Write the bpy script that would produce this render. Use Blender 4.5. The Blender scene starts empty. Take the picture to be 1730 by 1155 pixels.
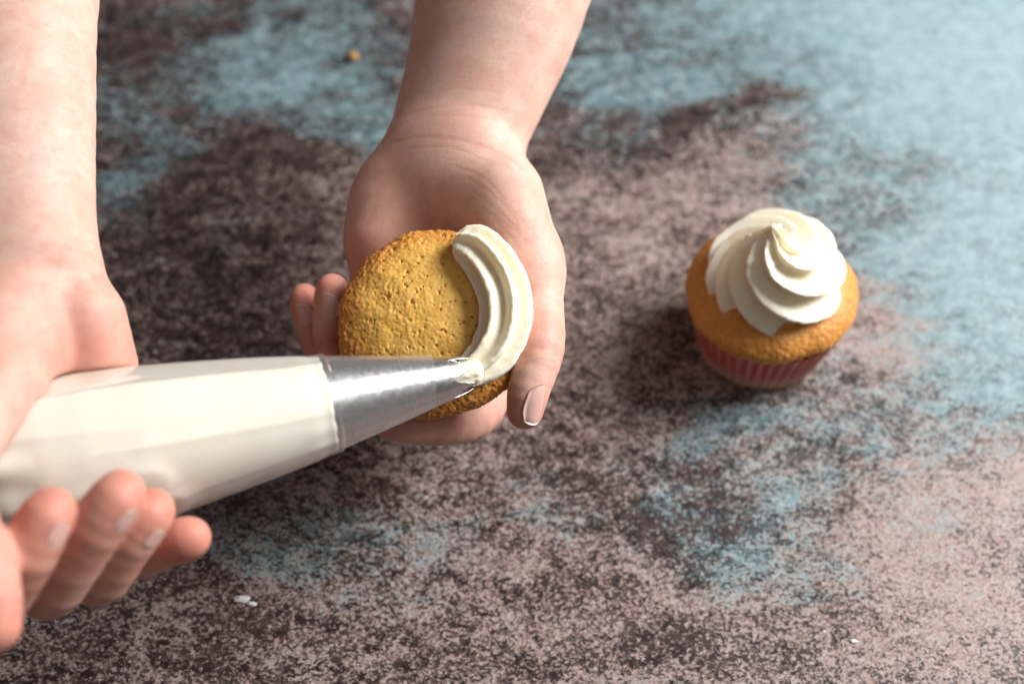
import bpy, math, random
import numpy as np
from concurrent.futures import ThreadPoolExecutor
from mathutils import Vector, noise as mnoise

random.seed(7)
rng = np.random.default_rng(7)
scene = bpy.context.scene
col = scene.collection

# ------------------------------------------------------------------ camera
FPX, CX, CY = 2403.0, 865.0, 577.5          # focal length in photo pixels, centre
PITCH = math.radians(56.0)
CAM_H = 0.467
CAM = np.array([0.0, -CAM_H / math.tan(PITCH), CAM_H])
RIGHT = np.array([1.0, 0.0, 0.0])
UP = np.array([0.0, math.sin(PITCH), math.cos(PITCH)])
BACK = np.array([0.0, -math.cos(PITCH), math.sin(PITCH)])
cam_data = bpy.data.cameras.new('camera')
cam_data.sensor_width = 36.0
cam_data.lens = FPX / 1730.0 * 36.0
cam_data.clip_start = 0.02
cam_data.clip_end = 20
cam_data.dof.use_dof = True
cam_data.dof.focus_distance = 0.462
cam_data.dof.aperture_fstop = 5.0
cam = bpy.data.objects.new('camera', cam_data)
cam.location = CAM
cam.rotation_euler = (math.radians(90) - PITCH, 0, 0)
col.objects.link(cam)
scene.camera = cam

# ------------------------------------------------------------------ light
world = bpy.data.worlds.new('World')
scene.world = world
world.use_nodes = True
bg = world.node_tree.nodes['Background']
bg.inputs['Color'].default_value = (1.0, 0.96, 0.93, 1)
bg.inputs['Strength'].default_value = 0.08

def area_lamp(name, loc, target, sx, sy, power, color):
    l = bpy.data.lights.new(name, 'AREA')
    l.shape = 'RECTANGLE'; l.size = sx; l.size_y = sy
    l.energy = power; l.color = color
    o = bpy.data.objects.new(name, l)
    o.location = loc
    d = Vector(target) - Vector(loc)
    o.rotation_euler = d.to_track_quat('-Z', 'Y').to_euler()
    col.objects.link(o)
    return o
area_lamp('window_light', (1.08, 0.36, 0.92), (0.0, 0.03, 0.05), 0.75, 0.75, 46.0, (1.0, 0.985, 0.965))
area_lamp('ceiling_light', (0.40, -0.40, 1.05), (-0.08, 0.0, 0.1), 0.9, 0.22, 1.0, (1.0, 0.98, 0.96))

scene.view_settings.view_transform = 'Standard'
scene.view_settings.look = 'None'
scene.view_settings.exposure = 0.0
scene.view_settings.gamma = 1.0
scene.cycles.use_denoising = True
scene.cycles.max_bounces = 8
scene.cycles.use_adaptive_sampling = True
scene.cycles.adaptive_threshold = 0.025
scene.cycles.adaptive_min_samples = 16
scene.cycles.transparent_max_bounces = 12
scene.cycles.caustics_reflective = False
scene.cycles.caustics_refractive = False

# ------------------------------------------------------------------ helpers
def mm(px, py, d):
    """photo pixel at a distance d (m) along the lens axis -> millimetres in lens axes (right, up, back)"""
    return np.array([(px - CX) / FPX * d, -(py - CY) / FPX * d, -d]) * 1000.0

def to_world(p):
    p = np.asarray(p, float) / 1000.0
    return CAM + p[..., 0:1] * RIGHT + p[..., 1:2] * UP + p[..., 2:3] * BACK

def dir_mm(v):
    """world direction -> lens axes"""
    v = np.asarray(v, float)
    return np.array([v @ RIGHT, v @ UP, v @ BACK])

def unit(v):
    v = np.asarray(v, float)
    return v / (np.linalg.norm(v) + 1e-12)

def table_px(x, y):
    rel = np.stack([x - CAM[0], y - CAM[1], np.zeros_like(x) - CAM[2]], -1)
    cx, cy, cz = rel @ RIGHT, rel @ UP, -(rel @ BACK)
    cz = np.maximum(cz, 0.05)
    return CX + cx / cz * FPX, CY - cy / cz * FPX

def mesh_obj(name, verts, faces, mat, parent=None, smooth=True, attrs=None):
    me = bpy.data.meshes.new(name)
    verts = np.asarray(verts, np.float32)
    faces = np.asarray(faces, np.int32)
    nf, k = faces.shape
    me.vertices.add(len(verts)); me.vertices.foreach_set('co', verts.ravel())
    me.loops.add(nf * k); me.loops.foreach_set('vertex_index', faces.ravel())
    me.polygons.add(nf)
    me.polygons.foreach_set('loop_start', np.arange(nf, dtype=np.int32) * k)
    me.update(calc_edges=True)
    me.validate()
    if smooth:
        me.polygons.foreach_set('use_smooth', np.ones(len(me.polygons), bool))
    for nm, arr in (attrs or {}).items():
        arr = np.asarray(arr, np.float32)
        if arr.ndim == 1:
            a = me.attributes.new(nm, 'FLOAT', 'POINT'); a.data.foreach_set('value', arr)
        else:
            a = me.attributes.new(nm, 'FLOAT_COLOR', 'POINT'); a.data.foreach_set('color', arr.ravel())
    me.materials.append(mat)
    o = bpy.data.objects.new(name, me)
    col.objects.link(o)
    if parent is not None:
        o.parent = parent
        o.matrix_parent_inverse = parent.matrix_world.inverted()
    return o

def empty(name, loc):
    o = bpy.data.objects.new(name, None)
    o.location = loc; o.empty_display_size = 0.02
    col.objects.link(o)
    o.matrix_world.translation = Vector(loc)
    return o

def tag(o, label, cat, group=None):
    o['label'] = label; o['category'] = cat
    if group: o['group'] = group
    return o

def grid_faces(nu, nv, wrap_u=False, wrap_v=False):
    """vertex index = iu*nv + iv"""
    iu = np.arange(nu if wrap_u else nu - 1); iv = np.arange(nv if wrap_v else nv - 1)
    a, b = np.meshgrid(iu, iv, indexing='ij')
    a2, b2 = (a + 1) % nu, (b + 1) % nv
    return np.stack([a * nv + b, a2 * nv + b, a2 * nv + b2, a * nv + b2], -1).reshape(-1, 4)

def _hash(ix, iy, iz, k):
    h = (ix.astype(np.uint32) * np.uint32(73856093)) ^ (iy.astype(np.uint32) * np.uint32(19349663)) ^ (iz.astype(np.uint32) * np.uint32(83492791)) ^ np.uint32(k * 2654435 + 97)
    h = (h ^ (h >> np.uint32(13))) * np.uint32(1274126177)
    h = (h ^ (h >> np.uint32(16))) * np.uint32(2246822519)
    return ((h ^ (h >> np.uint32(15))) & np.uint32(0xFFFFFF)).astype(np.float64) / 0xFFFFFF

def _perlin(p, k):
    i = np.floor(p).astype(np.int64); f = p - i
    u = f * f * f * (f * (f * 6 - 15) + 10)
    out = 0
    for c in range(8):
        d = np.array([c & 1, (c >> 1) & 1, c >> 2])
        j = i + d
        g = np.stack([_hash(j[:, 0], j[:, 1], j[:, 2], k * 3 + q) * 2 - 1 for q in range(3)], -1)
        w = np.prod(np.where(d, u, 1 - u), axis=1)
        out = out + w * ((f - d) * g).sum(1)
    return out * 1.6

def fbm(pts, scale, octaves=3, seed=0.0):
    p = np.asarray(pts, float) * scale + seed * 17.31 + 500.0
    out = 0; a = 1.0
    for o in range(octaves):
        out = out + a * _perlin(p, int(seed * 7) + o); p = p * 2.03 + 11.7; a *= 0.5
    return out

def vor(pts, scale, seed=0.0):
    p = np.asarray(pts, float) * scale + seed * 17.31 + 500.0
    i = np.floor(p).astype(np.int64); best = np.full((len(p), 2), 9.0)
    for dx in (-1, 0, 1):
        for dy in (-1, 0, 1):
            for dz in (-1, 0, 1):
                j = i + np.array([dx, dy, dz])
                q = j + np.stack([_hash(j[:, 0], j[:, 1], j[:, 2], 50 + int(seed * 7) + k) for k in range(3)], -1)
                d = np.sqrt(((q - p) ** 2).sum(1))
                best[:, 1] = np.minimum(best[:, 1], np.maximum(best[:, 0], d)); best[:, 0] = np.minimum(best[:, 0], d)
    return best

# ------------------------------------------------------------------ node materials
class NT:
    def __init__(self, name):
        self.m = bpy.data.materials.new(name); self.m.use_nodes = True
        self.nt = self.m.node_tree; self.nt.nodes.clear()
        self.out = self.nt.nodes.new('ShaderNodeOutputMaterial')
    def n(self, typ, ins=None, **props):
        nd = self.nt.nodes.new(typ)
        for k, v in props.items(): setattr(nd, k, v)
        for k, v in (ins or {}).items():
            s = nd.inputs[k]
            if hasattr(v, 'is_output') or isinstance(v, bpy.types.NodeSocket): self.nt.links.new(v, s)
            else: s.default_value = v
        return nd
    def math(self, op, a, b=0.0, clamp=False):
        nd = self.nt.nodes.new('ShaderNodeMath'); nd.operation = op; nd.use_clamp = clamp
        for i, v in enumerate((a, b)):
            if isinstance(v, bpy.types.NodeSocket): self.nt.links.new(v, nd.inputs[i])
            else: nd.inputs[i].default_value = v
        return nd.outputs[0]
    def mix(self, fac, a, b, mode='MIX'):
        nd = self.nt.nodes.new('ShaderNodeMix'); nd.data_type = 'RGBA'; nd.blend_type = mode
        for s, v in ((nd.inputs[0], fac), (nd.inputs[6], a), (nd.inputs[7], b)):
            if isinstance(v, bpy.types.NodeSocket): self.nt.links.new(v, s)
            elif isinstance(v, (int, float)): s.default_value = v
            else: s.default_value = (*v, 1.0)
        return nd.outputs[2]
    def smooth(self, v, lo, hi, a=0.0, b=1.0):
        nd = self.nt.nodes.new('ShaderNodeMapRange'); nd.interpolation_type = 'SMOOTHSTEP'
        for nm, x in (('Value', v), ('From Min', lo), ('From Max', hi), ('To Min', a), ('To Max', b)):
            if isinstance(x, bpy.types.NodeSocket): self.nt.links.new(x, nd.inputs[nm])
            else: nd.inputs[nm].default_value = x
        return nd.outputs[0]
    def noise(self, vec, scale, detail=3.0, rough=0.55, dist=0.0):
        return self.n('ShaderNodeTexNoise', {'Vector': vec, 'Scale': scale, 'Detail': detail, 'Roughness': rough, 'Distortion': dist}).outputs['Fac']
    def attr(self, name, out='Fac'):
        return self.n('ShaderNodeAttribute', attribute_name=name).outputs[out]
    def coord(self):
        return self.n('ShaderNodeNewGeometry').outputs['Position']
    def bump(self, h, strength, dist, normal=None):
        ins = {'Height': h, 'Strength': strength, 'Distance': dist}
        if normal is not None: ins['Normal'] = normal
        return self.n('ShaderNodeBump', ins).outputs[0]
    def principled(self, **kw):
        nd = self.n('ShaderNodeBsdfPrincipled')
        for k, v in kw.items():
            s = nd.inputs[k.replace('_', ' ')]
            if isinstance(v, bpy.types.NodeSocket): self.nt.links.new(v, s)
            elif isinstance(v, tuple) and len(v) == 3 and s.type == 'RGBA': s.default_value = (*v, 1.0)
            else: s.default_value = v
        return nd.outputs[0]
    def done(self, shader):
        self.nt.links.new(shader, self.out.inputs['Surface'])
        return self.m

def mat_table():
    t = NT('weathered_paint')
    p0 = t.coord()
    p = t.n('ShaderNodeMapping', {'Vector': p0, 'Scale': (0.8, 1.0, 1.0)}).outputs[0]
    ps = t.n('ShaderNodeMapping', {'Vector': p0, 'Scale': (0.55, 1.0, 1.0), 'Rotation': (0, 0, 0.12)}).outputs[0]
    lay = t.n('ShaderNodeAttribute', attribute_name='layout')
    sep = t.n('ShaderNodeSeparateColor', {'Color': lay.outputs['Color']})
    blue, pink = sep.outputs[0], sep.outputs[1]
    n_f = t.noise(p, 840, 2.0, 0.65)
    n_m = t.noise(p, 190, 4, 0.65, 0.4)
    n_l = t.noise(ps, 62, 5, 0.66, 0.5)
    n_x = t.noise(ps, 120, 6, 0.75, 0.2)
    n_g = t.noise(p, 900, 2, 0.6)
    # granite-like speckle: dark ground, brown and pink chips
    g1 = t.n('ShaderNodeTexVoronoi', {'Vector': p, 'Scale': 1600.0, 'Randomness': 1.0})
    g2 = t.n('ShaderNodeTexVoronoi', {'Vector': p, 'Scale': 860.0, 'Randomness': 1.0})
    r1 = t.n('ShaderNodeSeparateColor', {'Color': g1.outputs['Color']}); r2 = t.n('ShaderNodeSeparateColor', {'Color': g2.outputs['Color']})
    gr = t.math('ADD', t.math('MULTIPLY', r1.outputs[0], 0.5), t.math('MULTIPLY', r2.outputs[0], 0.5))
    gr = t.math('ADD', t.math('MULTIPLY', t.math('SUBTRACT', gr, 0.5), 0.55), 0.5)
    s = t.math('ADD', t.math('MULTIPLY', n_f, 0.30), t.math('ADD', t.math('MULTIPLY', gr, 0.48), t.math('MULTIPLY', n_m, 0.22)))
    s = t.math('ADD', s, t.math('MULTIPLY', t.math('SUBTRACT', n_l, 0.5), 0.34))
    thr = t.math('SUBTRACT', 0.66, t.math('MULTIPLY', pink, 0.30))
    chip = t.smooth(t.math('SUBTRACT', s, thr), -0.065, 0.085)
    hue = r1.outputs[1]
    chipcol = t.mix(t.smooth(hue, 0.2, 0.8), (0.30, 0.20, 0.178), (0.43, 0.345, 0.315))
    chipcol = t.mix(t.smooth(n_g, 0.56, 0.72), chipcol, (0.36, 0.265, 0.19))
    dark = t.mix(t.smooth(n_m, 0.35, 0.65), (0.018, 0.011, 0.011), (0.062, 0.037, 0.033))
    base = t.mix(chip, dark, chipcol)
    # turquoise paint worn through in flakes
    e = t.math('ADD', t.math('MULTIPLY', n_l, 0.22), t.math('ADD', t.math('MULTIPLY', n_x, 0.26), t.math('ADD', t.math('MULTIPLY', n_f, 0.20), t.math('MULTIPLY', gr, 0.32))))
    bthr = t.math('SUBTRACT', 0.71, t.math('MULTIPLY', blue, 0.36))
    bm = t.smooth(t.math('SUBTRACT', e, bthr), -0.075, 0.095)
    bcol = t.mix(t.smooth(n_m, 0.3, 0.7), (0.09, 0.175, 0.20), (0.25, 0.37, 0.40))
    bcol = t.mix(t.math('MULTIPLY', sep.outputs[2], 0.55), bcol, (0.33, 0.43, 0.455))  # third layout channel lightens the blue: window sheen painted into the colour
    bcol = t.mix(t.smooth(n_f, 0.52, 0.75), bcol, (0.36, 0.44, 0.45))
    c = t.mix(bm, base, bcol)
    # pale salt-like specks
    vo = t.n('ShaderNodeTexVoronoi', {'Vector': p, 'Scale': 160.0})
    sp = t.math('MULTIPLY', t.smooth(vo.outputs['Distance'], 0.10, 0.05), t.smooth(t.n('ShaderNodeSeparateColor', {'Color': vo.outputs['Color']}).outputs[0], 0.90, 0.94))
    c = t.mix(sp, c, (0.66, 0.62, 0.60))
    rough = t.smooth(n_m, 0.3, 0.7, 0.36, 0.52)
    return t.done(t.principled(Base_Color=c, Roughness=rough, Specular_IOR_Level=0.33))

def mat_skin():
    t = NT('skin')
    p = t.coord()
    tint = t.n('ShaderNodeAttribute', attribute_name='tint')
    sep = t.n('ShaderNodeSeparateColor', {'Color': tint.outputs['Color']})
    red, vein, crease = sep.outputs[0], sep.outputs[1], sep.outputs[2]
    nl = t.noise(p, 70, 4, 0.6)
    nm_ = t.noise(p, 320, 3, 0.6)
    base = t.mix(t.smooth(nl, 0.3, 0.7), (0.65, 0.39, 0.31), (0.73, 0.505, 0.42))
    base = t.mix(t.math('MULTIPLY', t.smooth(nm_, 0.45, 0.70), 0.40), base, (0.62, 0.315, 0.25))
    base = t.mix(red, base, (0.58, 0.185, 0.125))
    base = t.mix(vein, base, (0.47, 0.40, 0.40))
    base = t.mix(t.math('MULTIPLY', crease, 0.22), base, (0.50, 0.20, 0.14))
    # fine creases of the skin
    wv = t.n('ShaderNodeTexVoronoi', {'Vector': p, 'Scale': 1100.0}, feature='DISTANCE_TO_EDGE')
    st = t.n('ShaderNodeMapping', {'Vector': p, 'Scale': (340.0, 900.0, 500.0), 'Rotation': (0, 0, 0.5)})
    fine = t.n('ShaderNodeTexNoise', {'Vector': st.outputs[0], 'Scale': 1.0, 'Detail': 4.0, 'Roughness': 0.6}).outputs['Fac']
    hgt = t.math('ADD', t.math('MULTIPLY', t.smooth(wv.outputs['Distance'], 0.0, 0.25), 0.35), t.math('MULTIPLY', fine, 1.0))
    nr = t.bump(hgt, 0.16, 0.0005)
    nr = t.bump(t.math('MULTIPLY', crease, -1.0), 0.32, 0.0004, nr)
    return t.done(t.principled(Base_Color=base, Roughness=0.52, Normal=nr, Subsurface_Weight=0.32,
                  Subsurface_Radius=(1.0, 0.36, 0.2), Subsurface_Scale=0.0035, Specular_IOR_Level=0.34))

def mat_nail():
    t = NT('nail')
    a = t.attr('tipness')
    c = t.mix(t.smooth(a, 0.94, 0.985), (0.69, 0.41, 0.355), (0.78, 0.64, 0.58))
    return t.done(t.principled(Base_Color=c, Roughness=0.38, Subsurface_Weight=0.3, Subsurface_Radius=(1.0, 0.4, 0.25), Subsurface_Scale=0.0015))

def mat_cake():
    t = NT('sponge_cake')
    p = t.coord()
    crust = t.attr('crust')
    pit = t.attr('pit')
    n1 = t.noise(p, 260, 4, 0.65)
    n2 = t.noise(p, 1100, 3, 0.6)
    c = t.mix(t.smooth(n1, 0.3, 0.7), (0.78, 0.415, 0.075), (0.88, 0.54, 0.13))
    k = t.math('ADD', crust, t.math('MULTIPLY', t.math('SUBTRACT', n1, 0.5), 0.75))
    c = t.mix(t.smooth(k, 0.25, 0.85), c, (0.56, 0.225, 0.038))
    c = t.mix(t.smooth(k, 0.85, 1.25), c, (0.38, 0.115, 0.018))
    c = t.mix(t.math('MULTIPLY', t.smooth(n2, 0.48, 0.72), 0.5), c, (0.82, 0.56, 0.20))
    c = t.mix(t.math('MULTIPLY', pit, 0.25), c, (0.36, 0.19, 0.035))
    v = t.n('ShaderNodeTexVoronoi', {'Vector': p, 'Scale': 700.0})
    h = t.math('ADD', t.math('MULTIPLY', n2, 0.7), t.math('MULTIPLY', v.outputs['Distance'], 0.35))
    nr = t.bump(h, 0.45, 0.0006)
    return t.done(t.principled(Base_Color=c, Roughness=t.smooth(n2, 0.3, 0.7, 0.38, 0.65), Normal=nr, Subsurface_Weight=0.18,
                  Subsurface_Radius=(1.0, 0.55, 0.2), Subsurface_Scale=0.002, Specular_IOR_Level=0.4))

def mat_cream():
    t = NT('buttercream')
    p = t.coord()
    n1 = t.noise(p, 900, 3, 0.6)
    n2 = t.noise(p, 200, 3, 0.6)
    c = t.mix(t.smooth(n2, 0.3, 0.7), (0.88, 0.81, 0.63), (0.90, 0.85, 0.71))
    nr = t.bump(t.math('ADD', n1, t.math('MULTIPLY', n2, 1.2)), 0.18, 0.0005)
    return t.done(t.principled(Base_Color=c, Roughness=0.42, Normal=nr, Subsurface_Weight=0.35,
                  Subsurface_Radius=(1.0, 0.78, 0.35), Subsurface_Scale=0.004, Specular_IOR_Level=0.4))

def mat_filling():
    t = NT('cream_in_bag')
    p = t.coord()
    n2 = t.noise(p, 60, 3, 0.5)
    c = t.mix(t.smooth(n2, 0.3, 0.7), (0.90, 0.845, 0.71), (0.92, 0.875, 0.76))
    return t.done(t.principled(Base_Color=c, Roughness=0.5, Subsurface_Weight=0.3, Subsurface_Radius=(1.0, 0.8, 0.5), Subsurface_Scale=0.003))

def mat_film():
    t = NT('clear_plastic_film')
    p = t.coord()
    lw = t.n('ShaderNodeLayerWeight', {'Blend': 0.22})
    nn = t.noise(p, 75, 3, 0.5, 0.6)
    nr = t.bump(nn, 0.10, 0.002)
    gl = t.n('ShaderNodeBsdfGlossy', {'Color': (1, 1, 1, 1), 'Roughness': 0.10, 'Normal': nr})
    tr = t.n('ShaderNodeBsdfTransparent', {'Color': (0.955, 0.955, 0.96, 1)})
    f = t.math('ADD', t.math('MULTIPLY', lw.outputs['Fresnel'], 0.45), 0.03, clamp=True)
    mx = t.n('ShaderNodeMixShader', {0: f, 1: tr.outputs[0], 2: gl.outputs[0]})
    hz = t.n('ShaderNodeBsdfDiffuse', {'Color': (0.9, 0.9, 0.9, 1)})
    m2 = t.n('ShaderNodeMixShader', {0: 0.08, 1: mx.outputs[0], 2: hz.outputs[0]})
    return t.done(m2.outputs[0])

def mat_metal():
    t = NT('brushed_steel')
    p = t.coord()
    nn = t.noise(p, 500, 3, 0.6)
    nr = t.bump(nn, 0.05, 0.0004)
    return t.done(t.principled(Base_Color=(0.80, 0.805, 0.815), Metallic=1.0, Roughness=t.smooth(nn, 0.3, 0.7, 0.26, 0.33)))

def mat_paper():
    t = NT('printed_paper')
    h = t.attr('height'); f = t.attr('fold')
    p = t.coord()
    nn = t.noise(p, 300, 3, 0.5)
    hh = t.math('ADD', h, t.math('MULTIPLY', t.math('SUBTRACT', nn, 0.5), 0.25))
    c = t.mix(t.smooth(hh, 0.0, 0.5), (0.78, 0.50, 0.35), (0.60, 0.11, 0.10))
    c = t.mix(t.math('MULTIPLY', t.smooth(f, 0.55, 0.95), 0.30), c, (0.74, 0.52, 0.45))
    return t.done(t.principled(Base_Color=c, Roughness=0.5, Subsurface_Weight=0.15, Subsurface_Radius=(1.0, 0.3, 0.2), Subsurface_Scale=0.001))

def mat_plain(name, colr, rough):
    t = NT(name); p = t.coord()
    nn = t.noise(p, 900, 3, 0.6)
    c = t.mix(nn, tuple(x * 0.8 for x in colr), tuple(min(1, x * 1.15) for x in colr))
    return t.done(t.principled(Base_Color=c, Roughness=rough, Normal=t.bump(nn, 0.5, 0.0006)))

M_TABLE, M_SKIN, M_NAIL, M_CAKE = mat_table(), mat_skin(), mat_nail(), mat_cake()
M_CREAM, M_FILL, M_FILM, M_METAL, M_PAPER = mat_cream(), mat_filling(), mat_film(), mat_metal(), mat_paper()
M_CRUMB = mat_plain('cake_crumb', (0.62, 0.34, 0.10), 0.7)
M_SUGAR = mat_plain('white_icing_smear', (0.75, 0.74, 0.73), 0.5)

# ------------------------------------------------------------------ table
def build_table():
    xs = np.arange(-0.9, 0.9001, 0.005); ys = np.arange(-0.7, 1.0001, 0.005)
    gx, gy = np.meshgrid(xs, ys, indexing='ij')
    px, py = table_px(gx, gy)
    g3 = np.stack([gx * 0.6, gy, gx * 0], -1).reshape(-1, 3)
    px = px + 110 * fbm(g3, 22.0, 5, 2).reshape(gx.shape); py = py + 75 * fbm(g3, 26.0, 5, 5).reshape(gx.shape)
    blue = np.full(gx.shape, 0.27); pink = np.full(gx.shape, 0.50)
    def blob(arr, cx, cy, rx, ry, val, soft=1.0):
        w = np.exp(-(((px - cx) / rx) ** 2 + ((py - cy) / ry) ** 2) ** 1.3 * 0.9)
        arr += (val - arr) * w
    # worn paint: how blue (0..1), and how many pink chips (0..1)
    blob(blue, 430, 95, 291, 97, 0.73); blob(blue, 620, 190, 145, 80, 0.67); blob(blue, 230, 30, 145, 57, 0.25)
    blob(blue, 205, 250, 78, 126, 0.55); blob(blue, 250, 130, 100, 46, 0.35); blob(blue, 470, 30, 179, 46, 0.57)
    blob(blue, 1080, 100, 201, 103, 0.69); blob(blue, 1300, 40, 179, 69, 0.57); blob(blue, 1330, 120, 224, 69, 0.69)
    blob(blue, 1620, 120, 291, 229, 0.98); blob(blue, 1640, 380, 212, 241, 0.93); blob(blue, 1480, 330, 134, 69, 0.62)
    blob(blue, 1690, 610, 123, 126, 0.87); blob(blue, 1560, 680, 123, 69, 0.62)
    blob(blue, 1290, 735, 134, 48, 0.64); blob(blue, 1310, 880, 123, 63, 0.68); blob(blue, 1440, 800, 123, 103, 0.55)
    blob(blue, 1400, 960, 100, 46, 0.52); blob(blue, 1180, 840, 56, 69, 0.48); blob(blue, 1640, 930, 89, 69, 0.45)
    blob(blue, 480, 905, 168, 63, 0.58); blob(blue, 420, 840, 100, 46, 0.52); blob(blue, 720, 905, 123, 51, 0.48)
    blob(blue, 870, 880, 112, 29, 0.50); blob(blue, 960, 800, 100, 34, 0.50); blob(blue, 1010, 870, 78, 34, 0.46)
    blob(blue, 640, 960, 100, 34, 0.42); blob(blue, 1030, 330, 100, 46, 0.30); blob(blue, 560, 830, 100, 34, 0.40)
    blob(pink, 300, 260, 220, 110, 0.16); blob(pink, 330, 470, 230, 190, 0.30); blob(pink, 240, 60, 150, 70, 0.12)
    blob(pink, 1150, 205, 300, 38, 0.22); blob(pink, 1060, 760, 190, 90, 0.42); blob(pink, 1190, 850, 90, 80, 0.24)
    blob(pink, 1330, 1060, 130, 60, 0.36); blob(pink, 1130, 330, 200, 90, 0.62); blob(pink, 1000, 560, 140, 160, 0.55)
    blob(pink, 1520, 560, 120, 70, 0.85); blob(pink, 1590, 1000, 190, 150, 0.82); blob(pink, 1680, 820, 140, 110, 0.85)
    blob(pink, 1240, 960, 120, 60, 0.62); blob(pink, 800, 1020, 260, 110, 0.56); blob(pink, 250, 1080, 260, 90, 0.42)
    blob(pink, 600, 1120, 200, 60, 0.44); blob(pink, 620, 830, 160, 60, 0.48)
    blob(pink, 430, 110, 380, 150, 0.14); blob(pink, 1130, 110, 260, 110, 0.22); blob(blue, 1590, 720, 150, 90, 0.53); blob(blue, 1450, 640, 90, 50, 0.50)
    blob(blue, 300, 60, 90, 45, 0.30); blob(blue, 340, 230, 80, 50, 0.34); blob(blue, 560, 240, 90, 40, 0.62); blob(blue, 1230, 175, 160, 30, 0.34)
    pale = np.zeros(gx.shape); blob(pale, 1640, 90, 300, 190, 1.0); blob(pale, 1680, 380, 170, 200, 0.8)  # window sheen on the tabletop's far right, painted in as a paler blue
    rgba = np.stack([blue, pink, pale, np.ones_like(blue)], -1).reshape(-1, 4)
    v = np.stack([gx, gy, np.zeros_like(gx)], -1).reshape(-1, 3)
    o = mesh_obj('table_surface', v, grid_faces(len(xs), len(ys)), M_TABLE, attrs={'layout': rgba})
    o['kind'] = 'structure'
    return o
build_table()

# ------------------------------------------------------------------ frames of the held cake and the bag (lens axes, mm)
# held cake: origin at the centre of its rim, axis out of its domed top
CAKE_O = mm(734, 540, 0.468)
CAKE_Z = unit((-0.04, math.sin(math.radians(16)), math.cos(math.radians(16))))
CAKE_X = unit(np.cross((0, 1, 0), CAKE_Z)); CAKE_Y = np.cross(CAKE_Z, CAKE_X)
CAKE_M = np.stack([CAKE_X, CAKE_Y, CAKE_Z])           # rows
CAKE_R = 32.2
def cake_local(p): return (p - CAKE_O) @ CAKE_M.T
def cake_global(q): return q @ CAKE_M + CAKE_O

BAG_A = mm(551, 683, 0.437)                            # centre of the nozzle's wide end
BAG_TIP = mm(792, 631, 0.4475)
BAG_DIR = unit(BAG_A - BAG_TIP)                        # towards the twisted end
NOZ_L = np.linalg.norm(BAG_A - BAG_TIP)
BAG_X = unit(np.cross((0, 0, 1), BAG_DIR)); BAG_Y = np.cross(BAG_DIR, BAG_X)
BAG_S = np.array([-60, 0, 2.5, 6, 20, 40, 54, 70, 82, 95, 108, 120, 135, 150, 175, 200.])
BAG_R = np.array([4, 14.9, 15.75, 16.7, 18.9, 21.6, 23.4, 24.8, 25.0, 23.6, 19.8, 15.0, 10.0, 8.0, 9.0, 12.0])
def bag_radius(s):
    # smooth monotone-ish interpolation
    ss = np.linspace(-60, 200, 521); rr = np.interp(ss, BAG_S, BAG_R)
    k = np.exp(-np.linspace(-2, 2, 13) ** 2); k /= k.sum()
    rs = np.convolve(np.pad(rr, 6, 'edge'), k, 'valid')
    rs = np.where(ss < 6, rr, rs)
    return np.interp(s, ss, rs)
def bag_local(p):
    q = p - BAG_A
    return q @ BAG_DIR, q @ BAG_X, q @ BAG_Y

# ------------------------------------------------------------------ smooth distance fields meshed as one skin
def smin(a, b, k):
    h = np.clip(0.5 + 0.5 * (b - a) / k, 0, 1)
    return b + (a - b) * h - k * h * (1 - h)
def smax(a, b, k): return -smin(-a, -b, k)

def cone(p, a, b, ra, rb, flat=None):
    """tapered capsule; flat=(direction, factor) squeezes it along a direction"""
    dt = p.dtype
    ba = (b - a).astype(dt); q = p - a.astype(dt)
    t = np.clip(q @ (ba / dt.type(ba @ ba)), 0, 1)
    q -= t[:, None] * ba
    d2 = np.einsum('ij,ij->i', q, q)
    if flat is not None:
        n, f = flat
        d2 = d2 + (q @ n.astype(dt)) ** 2 * dt.type(1 / f ** 2 - 1)
    return np.sqrt(d2) - (dt.type(ra) + dt.type(rb - ra) * t)

def ellipsoid(p, c, ax, r):
    q = (p - c) @ np.asarray(ax).T
    k0 = np.sqrt(((q / r) ** 2).sum(1)); k1 = np.sqrt(((q / (np.asarray(r) ** 2)) ** 2).sum(1)) + 1e-9
    return k0 * (k0 - 1) / k1

def chain(p, joints, k=3.0, flats=None):
    d = None
    for i in range(len(joints) - 1):
        (a, ra), (b, rb) = joints[i], joints[i + 1]
        c = cone(p, a, b, ra, rb, flats[i] if flats else None)
        d = c if d is None else smin(d, c, k)
    return d

def spline_chain(p, joints, flat, m=4, k=0.6):
    P = np.array([np.r_[j[0], j[1]] for j in joints])
    Q = np.vstack([2 * P[0] - P[1], P, 2 * P[-1] - P[-2]]); out = []
    for i in range(1, len(Q) - 2):
        t = np.linspace(0, 1, m, endpoint=False)[:, None]
        p0, p1, p2, p3 = Q[i - 1], Q[i], Q[i + 1], Q[i + 2]
        out.append(0.5 * (2 * p1 + (p2 - p0) * t + (2 * p0 - 5 * p1 + 4 * p2 - p3) * t ** 2 + (-p0 + 3 * p1 - 3 * p2 + p3) * t ** 3))
    R = np.vstack(out + [P[-1:]])
    # far from the limb a distance to its box is enough
    lo = (R[:, :3] - R[:, 3:]).min(0).astype(p.dtype); hi = (R[:, :3] + R[:, 3:]).max(0).astype(p.dtype)
    box = np.sqrt((np.maximum(np.maximum(lo - p, p - hi), 0) ** 2).sum(1))
    near = box < 13.0
    if not near.all():
        out = box + p.dtype.type(0.5)
        if near.any(): out[near] = spline_chain(p[near], joints, flat, m, k)
        return out
    d = None
    for a, b in zip(R[:-1], R[1:]):
        c = cone(p, a[:3], b[:3], a[3], b[3], flat)
        d = c if d is None else smin(d, c, k)
    return d

def digit(p, joints):
    return spline_chain(p, joints, None, 3, 0.3)

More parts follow.
